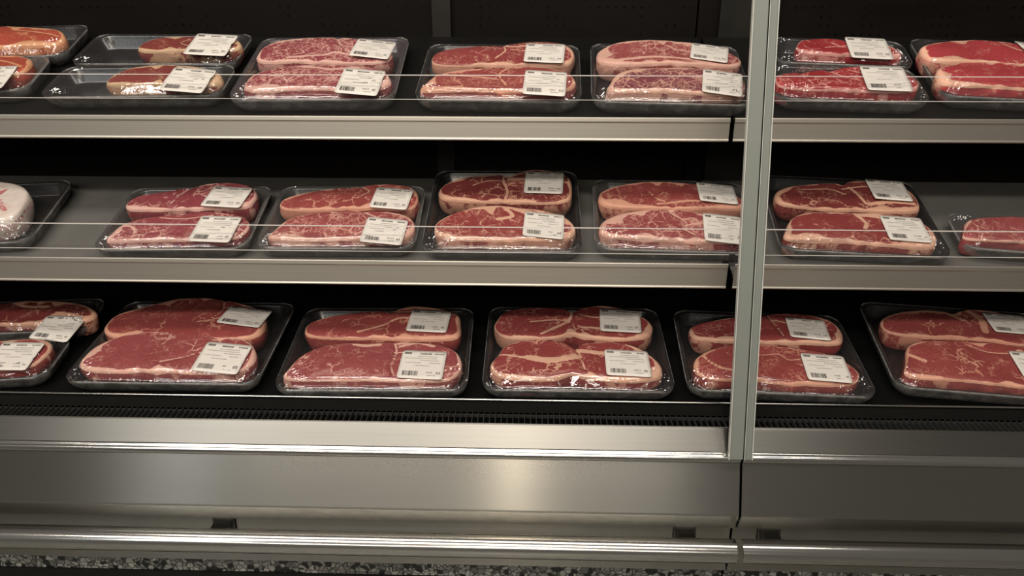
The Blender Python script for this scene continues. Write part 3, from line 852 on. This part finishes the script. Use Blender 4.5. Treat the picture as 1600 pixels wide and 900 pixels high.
# name: tier, centre u, v, width, depth, yaw, tray kind, steaks, labels, description
# steak: (u, v, width, depth, height, squareness, colour, marbling, side fat, (rim fat left, back, right, front in mm), seams, outline bumps)
PACKS = [
 ('T', -.961, .198, .282, .130, 5, 'black', [(-.959, .188, .258, .090, .036, 2.5, 'orange', .1, .5, (4, 5, 9, 4), [(3, [(.2, .5), (.7, .1), (.9, -.2)])], [])],
   [], 'orange-red steak pack at the back left end of the top shelf'),
 ('T', -.968, .060, .291, .126, 8, 'smoke', [(-.952, .066, .235, .085, .036, 2.4, 'orange', .2, .6, (4, 7, 6, 4), [(4, [(.1, .8), (.6, .3), (.9, -.3)])], [])],
   [(-.875, .027, .066, .066, 4)], 'clear-wrapped orange-red steak with a white label at the front left end of the top shelf'),
 ('T', -.651, .172, .289, .122, 0, 'black', [(-.598, .168, .180, .060, .034, 2.5, 'brown', .3, .6, (5, 2, 5, 5), [(2, [(-.1, .6), (-.2, .0), (0, -.4)])], [(-.9, .6, -.10, .3)])],
   [(-.557, .153, .074, .068, -4)], 'black tray with one brown-red steak, behind the half-empty tray on the top shelf'),
 ('T', -.644, .050, .293, .108, 1.5, 'black', [(-.595, .047, .182, .073, .034, 2.4, 'brown', .2, .75, (6, 6, 9, 7), [(6, [(.55, .9), (.6, .2), (.4, -.6)])], [])],
   [(-.551, .023, .070, .066, -4)], 'half-empty black tray with one fatty steak at its right, front of the top shelf'),
 ('T', -.353, .103, .266, .232, 1.2, 'violet', [
     (-.354, .143, .228, .086, .037, 2.4, 'pink', .95, .6, (6, 4, 3, 4), [(5, [(-.5, -.75), (0, -.5), (.15, -.25), (.5, -.5), (.95, -.55)]), (2.2, [(.1, .9), (.2, .35), (.5, .1), (.4, -.4)]), (2, [(-.5, .1), (-.3, -.3), (-.45, -.5)])], [(.1, 1, .09, .12)]),
     (-.344, .034, .231, .076, .037, 2.4, 'pink', 1.0, .35, (7, 3, 3, 4), [(6, [(-.5, .95), (-.1, .7), (.1, .5), (.5, .6)]), (2.4, [(-.7, .0), (-.5, -.1), (-.4, -.5)]), (2, [(0, .3), (.2, 0), (.1, -.5)])], [])],
   [(-.273, .132, .066, .068, -4), (-.273, .013, .067, .070, -4)], 'pair of pink heavily marbled steaks in a violet-grey tray on the top shelf'),
 ('T', -.056, .089, .264, .204, -1, 'black', [
     (-.053, .133, .237, .074, .036, 2.6, 'red', .45, .7, (0, 1, 5, 9), [(5, [(0, .85), (.1, .55), (.5, .6), (.9, .4)]), (2.6, [(0, .6), (.02, .1), (-.1, -.5)]), (2.5, [(.1, .3), (.4, .1), (.6, .2)])], [(-.95, .8, -.22, .35), (.4, 1, .07, .3), (-.02, 1, -.08, .05)]),
     (-.057, .027, .241, .070, .036, 2.5, 'brick', .6, .45, (8, 2, 5, 4), [(2.6, [(-.75, .3), (-.3, .1), (0, -.1)]), (2.4, [(.1, .9), (0, .3), (.1, -.5)]), (5, [(-.95, .8), (-.75, .5), (-.9, .0)])], [])],
   [(.016, .116, .066, .067, -4), (.016, .010, .066, .067, -4)], 'pair of red steaks with creamy front fat, fourth tray along the top shelf'),
 ('T', .217, .086, .252, .210, -2.5, 'black', [
     (.221, .134, .236, .080, .037, 2.4, 'rose', .75, .8, (12, 8, 4, 9), [(2, [(-.35, .7), (-.3, .2), (-.35, -.3)]), (2.6, [(0, .5), (.2, .1), (.6, .2)]), (6, [(-.8, -.75), (-.2, -.55), (.4, -.7)])], []),
     (.220, .029, .214, .074, .037, 2.5, 'plum', 1.1, .7, (9, 3, 4, 4), [(4, [(-.9, .9), (-.2, .85), (.3, .9)])], [])],
   [(.288, .119, .061, .062, -12), (.290, .013, .061, .064, -10)], 'two marbled white-rimmed steaks in the top shelf tray beside the post'),
 ('T', .521, .166, .224, .100, -5, 'black', [(.526, .152, .168, .062, .035, 2.5, 'bright', .35, .4, (2, 0, 7, 3), [(2, [(-.45, -.2), (-.2, .0), (.05, .15)]), (2, [(-.3, .4), (-.05, -.1), (.3, -.3)])], [])],
   [(.556, .143, .067, .066, -5)], 'bright red single steak at the back of the top shelf, right of the post'),
 ('T', .494, .050, .236, .118, -4, 'black', [(.486, .036, .216, .078, .037, 2.3, 'bright', .55, .25, (1, 1, 3, 2), [(2.4, [(-.55, .8), (-.6, .2), (-.5, -.6)]), (2.2, [(-.2, .8), (0, .2), (.2, -.2)]), (2.2, [(.1, .7), (.35, .2), (.6, -.2)])], [(-.5, 1, -.04, .08)])],
   [(.542, .024, .066, .068, -5)], 'glossy bright red single steak at the front of the top shelf, right of the post'),
 ('T', .767, .101, .255, .211, -6, 'black', [
     (.748, .140, .213, .074, .037, 2.4, 'cherry', .15, .7, (9, 3, 4, 4), [(2.5, [(.3, .6), (.5, .1), (.9, -.1)])], []),
     (.741, .048, .215, .080, .037, 2.4, 'cherry', .1, .3, (7, 4, 4, 2), [], [])],
   [(.834, .133, .066, .064, -6)], 'pair of cherry red smooth steaks at the right end of the top shelf'),
 # middle shelf
 ('M', -.976, .092, .330, .191, 6, 'black', [(-.956, .098, .225, .140, .044, 2.3, 'pale', .5, .9, (22, 18, 34, 22), [(12, [(-.2, .6), (.2, .1), (.5, -.4)]), (8, [(.6, .6), (.3, .2)])], [])],
   [], 'pale pack of white fatty meat at the left end of the middle shelf'),
 ('M', -.576, .089, .248, .186, 2.5, 'smoke', [
     (-.577, .137, .215, .068, .035, 2.4, 'pink', .35, .5, (3, 2, 4, 5), [(2.4, [(-.1, .9), (-.25, .2), (-.3, -.5)]), (2.2, [(.1, .1), (.4, -.3), (.9, -.2)])], [(-.9, .8, -.16, .3), (.4, 1, .05, .3)]),
     (-.565, .045, .218, .068, .035, 2.5, 'pink', .6, .4, (5, 1, 2, 4), [(4, [(-.9, .1), (-.7, -.1), (-.6, -.5)]), (2.2, [(-.4, .7), (0, .5), (.4, .7)])], [])],
   [(-.515, .122, .068, .062, -4), (-.503, .028, .067, .062, -3)], 'pair of pink steaks in a smoky tray beside the bare steel, middle shelf'),
 ('M', -.313, .096, .256, .185, 1, 'smoke', [
     (-.310, .140, .231, .066, .035, 2.6, 'brick', .5, .6, (4, 1, 4, 6), [(2.6, [(.05, .95), (.25, .5), (.15, .0)]), (2.2, [(.4, .8), (.7, .4), (.95, .1)])], []),
     (-.304, .049, .229, .072, .035, 2.6, 'rose', .9, .75, (5, 1, 4, 6), [(2.8, [(.25, .9), (.5, .3), (.45, -.2), (.2, -.7)]), (5, [(.5, .9), (.8, .6), (.95, .2)])], [])],
   [(-.237, .123, .063, .062, -4), (-.234, .028, .066, .060, -4)], 'pair of even-grained steaks in a smoky tray, second tray from left on middle shelf'),
 ('M', -.049, .123, .256, .245, .3, 'black', [
     (-.048, .178, .227, .095, .037, 2.4, 'dark', .5, .7, (6, 4, 5, 8), [(3.2, [(-.02, 1), (-.04, .3), (.03, -.3), (.0, -.85)]), (7, [(.05, .35), (.35, .35), (.8, .45)]), (3, [(.1, .9), (.5, .8), (.9, .6)]), (2, [(-.5, -.1), (-.3, .2), (0, .3)])], [(-.04, 1, -.09, .05), (.45, 1, .05, .3), (-.95, .8, -.12, .3)]),
     (-.045, .060, .224, .088, .037, 2.5, 'red', .5, .6, (5, 9, 4, 6), [(6, [(.0, .8), (.1, .3), (-.1, .1)]), (11, [(.15, .8), (.4, .5), (.7, .45), (.9, .1)])], [])],
   [(.018, .176, .066, .069, -3), (.017, .045, .064, .068, -3)], 'tallest middle-shelf tray with two dark steaks and creamy fat patches'),
 ('M', .231, .109, .264, .209, -2, 'smoke', [
     (.231, .151, .240, .070, .036, 2.4, 'brick', .6, .8, (9, 5, 4, 6), [(2.4, [(-.3, .2), (-.2, -.3), (-.1, -.5)]), (4, [(-.2, -.7), (.3, -.5), (.7, -.7)])], []),
     (.221, .059, .229, .078, .036, 2.4, 'rose', .75, .7, (11, 3, 4, 6), [(2.4, [(0, .8), (.2, .2), (.15, -.2), (.3, -.6)]), (3.5, [(.2, .0), (.5, .2), (.7, .4)])], [])],
   [(.307, .145, .063, .066, -4), (.297, .040, .060, .067, -6)], 'pair of oval white-rimmed steaks in the middle-shelf tray crossed by the post'),
 ('M', .522, .115, .262, .226, -4.5, 'black', [
     (.522, .158, .232, .084, .036, 2.4, 'dark', .45, .5, (5, 3, 10, 6), [(4, [(.1, .4), (.2, -.2), (.25, -.6)]), (3.2, [(.0, .3), (.4, .5), (.9, .3)]), (2.4, [(-.6, .2), (-.2, .3), (.0, .0)]), (7, [(.3, -.6), (.6, -.45), (.9, -.5)])], [(.12, 1, -.08, .06), (.5, 1, .05, .3)]),
     (.510, .058, .234, .080, .036, 2.5, 'red', .35, .5, (7, 2, 8, 4), [(5, [(.05, .9), (.15, .3), (.1, -.1)]), (10, [(.15, .85), (.5, .7), (.85, .5)])], [])],
   [(.595, .158, .062, .068, -5), (.582, .047, .063, .068, -6)], 'pair of glossy dark red steaks on the middle shelf just right of the post'),
 ('M', .777, .058, .214, .100, -7, 'smoke', [(.766, .050, .190, .070, .036, 2.4, 'rose', .35, .2, (2, 0, 2, 1), [], [(-.9, .9, -.12, .3)])],
   [], 'single smooth pink steak in a low tray at the right end of the middle shelf'),
 # bottom deck
 ('B', -.911, .184, .290, .100, 5, 'black', [(-.885, .146, .262, .072, .034, 2.4, 'dark', .3, .5, (3, 4, 12, 3), [(5, [(-.2, .8), (.0, .4), (.3, .3)])], [])],
   [(-.803, .136, .066, .058, -3)], 'dark steak pack partly hidden behind the front pack at the bottom left corner'),
 ('B', -.903, .059, .276, .112, 7, 'black', [(-.897, .054, .240, .082, .036, 2.4, 'red', .3, .4, (4, 7, 3, 3), [], [])],
   [(-.821, .049, .068, .064, 2)], 'front pack at the bottom left corner with a large label and crumpled film'),
 ('B', -.577, .123, .310, .228, 0, 'black', [
     (-.585, .170, .272, .112, .038, 2.1, 'brick', .2, .4, (10, 4, 8, 3), [(2.2, [(.3, .85), (.35, .3), (.25, -.2)]), (3, [(.15, -.25), (.5, .0), (.85, .1)]), (2.5, [(.35, .5), (.7, .4), (.95, .1)])], [(-.9, -.8, .05, .3)]),
     (-.576, .070, .276, .110, .038, 2.2, 'rose', .2, .55, (9, 3, 5, 7), [(2.4, [(0, .95), (.35, .7), (.5, .2), (.25, -.3), (-.05, -.6)]), (3.4, [(.4, .4), (.6, .5), (.95, .35)])], [(.2, .95, -.03, .2)])],
   [(-.489, .163, .074, .058, -5), (-.487, .049, .074, .066, -4)], 'pair of very large rounded steaks in the second tray from the left, bottom row'),
 ('B', -.249, .112, .300, .226, 1.2, 'black', [
     (-.250, .166, .261, .084, .037, 2.5, 'brick', .3, .55, (2, 2, 9, 6), [(4, [(-.3, -.7), (.0, -.25), (.2, .2), (.6, .15)]), (2.6, [(.15, .6), (.5, .6), (.9, .5)]), (2.4, [(.3, .2), (.45, -.4)])], [(-.95, .85, -.24, .38), (.5, 1, .05, .3)]),
     (-.246, .058, .272, .092, .037, 2.6, 'rose', .35, .4, (2, 2, 4, 3), [(6, [(-.3, .75), (-.15, .7), (.0, .8)]), (2.2, [(.17, .95), (.22, .4), (.2, -.3), (.25, -.8)]), (5, [(.25, .7), (.45, .9), (.65, .7)]), (3, [(.2, .4), (.5, .35), (.8, .4)])], [])],
   [(-.174, .160, .068, .066, -2), (-.170, .042, .070, .066, -1)], 'wide black tray with a tapering steak behind a flat pink one, bottom row'),
 ('B', .072, .119, .298, .228, 0, 'black', [
     (.069, .173, .265, .084, .038, 2.5, 'red', .3, .65, (2, 0, 8, 9), [(3, [(-.55, -.1), (-.2, .05), (-.05, -.1)]), (4.5, [(.0, .7), (-.05, .0), (-.2, -.4), (-.4, -.8)]), (3, [(.1, .4), (.3, .2), (.5, .4)]), (4, [(.1, -.4), (.5, -.5), (.8, -.4)])], [(0, 1, -.10, .07), (.4, 1, .04, .3), (0, -1, -.14, .07)]),
     (.069, .062, .265, .092, .038, 2.6, 'red', .35, .35, (3, 0, 10, 5), [(11, [(-.55, .0), (-.3, -.15), (-.1, .0), (.0, .1)]), (4, [(-.9, .2), (-.6, .0)]), (8, [(.05, .45), (.3, .35), (.6, .3)]), (2.4, [(.0, .8), (.05, .3), (.1, -.5)])], [(0, 1, -.06, .06)])],
   [(.148, .164, .068, .066, -3), (.149, .052, .069, .066, -1)], 'bottom row tray whose front steak has a broad white fat streak'),
 ('B', .384, .115, .286, .218, -2.5, 'black', [
     (.389, .166, .250, .076, .036, 2.5, 'red', .3, .5, (4, 0, 6, 6), [(2, [(.1, .9), (.15, .2), (.2, -.6)]), (3, [(.15, .5), (.4, .2), (.7, .0)])], [(-.9, .8, -.08, .3)]),
     (.378, .065, .250, .088, .036, 2.5, 'brick', .55, .3, (3, 1, 4, 4), [(4, [(-.7, .6), (-.85, .2), (-.7, -.4), (-.4, -.6)]), (2, [(-.1, .4), (.1, .5), (.2, .2), (.4, .3)]), (2.6, [(.3, .0), (.5, -.3), (.7, -.35)])], [])],
   [(.456, .151, .064, .060, -7), (.453, .048, .066, .064, -5)], 'bottom row tray of two red steaks standing behind the foot of the post'),
 ('B', .715, .129, .296, .240, -6.5, 'black', [
     (.712, .183, .246, .082, .038, 2.4, 'brick', .3, .5, (5, 6, 4, 3), [(9, [(.25, .9), (.35, .3), (.3, -.5)]), (8, [(-.5, .5), (-.1, .6), (.1, .1)]), (4, [(.4, .5), (.8, .4)])], [(.28, 1, -.06, .06)]),
     (.698, .077, .242, .102, .038, 2.3, 'brick', .35, .3, (3, 3, 4, 3), [(6, [(-.8, .6), (-.9, .1), (-.7, -.3)]), (9, [(.6, .6), (.7, .1), (.95, .0)]), (2.6, [(.0, .8), (.2, .5), (.5, .5)])], [])],
   [(.794, .172, .065, .058, -6), (.780, .057, .066, .068, -8)], 'large tray of thick steaks at the right end of the bottom row'),
]

seed = 11
FORMS = ['dome', 'slab', 'dome', 'dome', 'dome dome', 'wedge slab', 'dome slab', 'twin', 'wedge', 'dome dome',
         'dome', 'wedge slab', 'wedge slab', 'lobes dome', 'dome dome', 'lobes slab', 'slab',
         'dome', 'slab', 'dome dome', 'lobes slab', 'twin twin', 'wedge dome', 'lobes slab']
for (tier, u, v, w, d, yaw, kind, steaks, labels, text), forms in zip(PACKS, FORMS):
    seed += 1
    y0, z0, tilt = TIER[tier]
    y = y0 + v * math.cos(R(tilt)); z = z0 + v * math.sin(R(tilt))
    rot = (Matrix.Rotation(R(tilt), 3, 'X') @ Matrix.Rotation(R(yaw), 3, 'Z')).to_euler()
    root = thing('steak_pack', text, 'meat pack', 'wrapped steak packs', (u, y, z), rot)
    if tier == 'B':
        root.location.z += 0.0006
    tray(w - 0.003, d, kind, root)
    ca, sa = math.cos(R(-yaw)), math.sin(R(-yaw))
    loc = lambda a, b: (ca * (a - u) - sa * (b - v), sa * (a - u) + ca * (b - v))
    objs = []
    for k, (a, b, sw, sd_, H, sq, colr, marb, sf, fat, seams, bumps) in enumerate(steaks):
        cx, cy = loc(a, b)
        # keep the meat inside the tray walls
        if len(steaks) == 2:
            if k == 0:
                sd_ += .012; cy -= .005
            else:
                sd_ += .008; cy -= .004
        lim = d / 2 - 0.0125
        cy = max(-lim + sd_ / 2 - .004, min(lim - sd_ / 2 + .004, cy))
        s = Steak(cx, cy, sw, sd_, H + 0.003, sq + 0.45, bumps, seed * 10 + k, shape=forms.split()[k])
        fl, ft = FL[colr]
        fl = (fl[0] * .88, fl[1] * .78, fl[2] * .78, 1)
        ft = (ft[0] * .90, ft[1] * .86, ft[2] * .84, 1)
        s.build(root, meat_mat('meat_' + colr, fl, ft, (seed * 3.7 + k * 1.9) % 50, marb, sf), fat, seams, Z0M)
        objs.append(s)
    Hf = film(w - 0.003, d, objs, root, seed)
    for k, (a, b, lw, ld, an) in enumerate(labels):
        lx, ly = loc(a, b)
        price_label(lx, ly, lw, ld, an - yaw, Hf, root, seed * 7 + k)
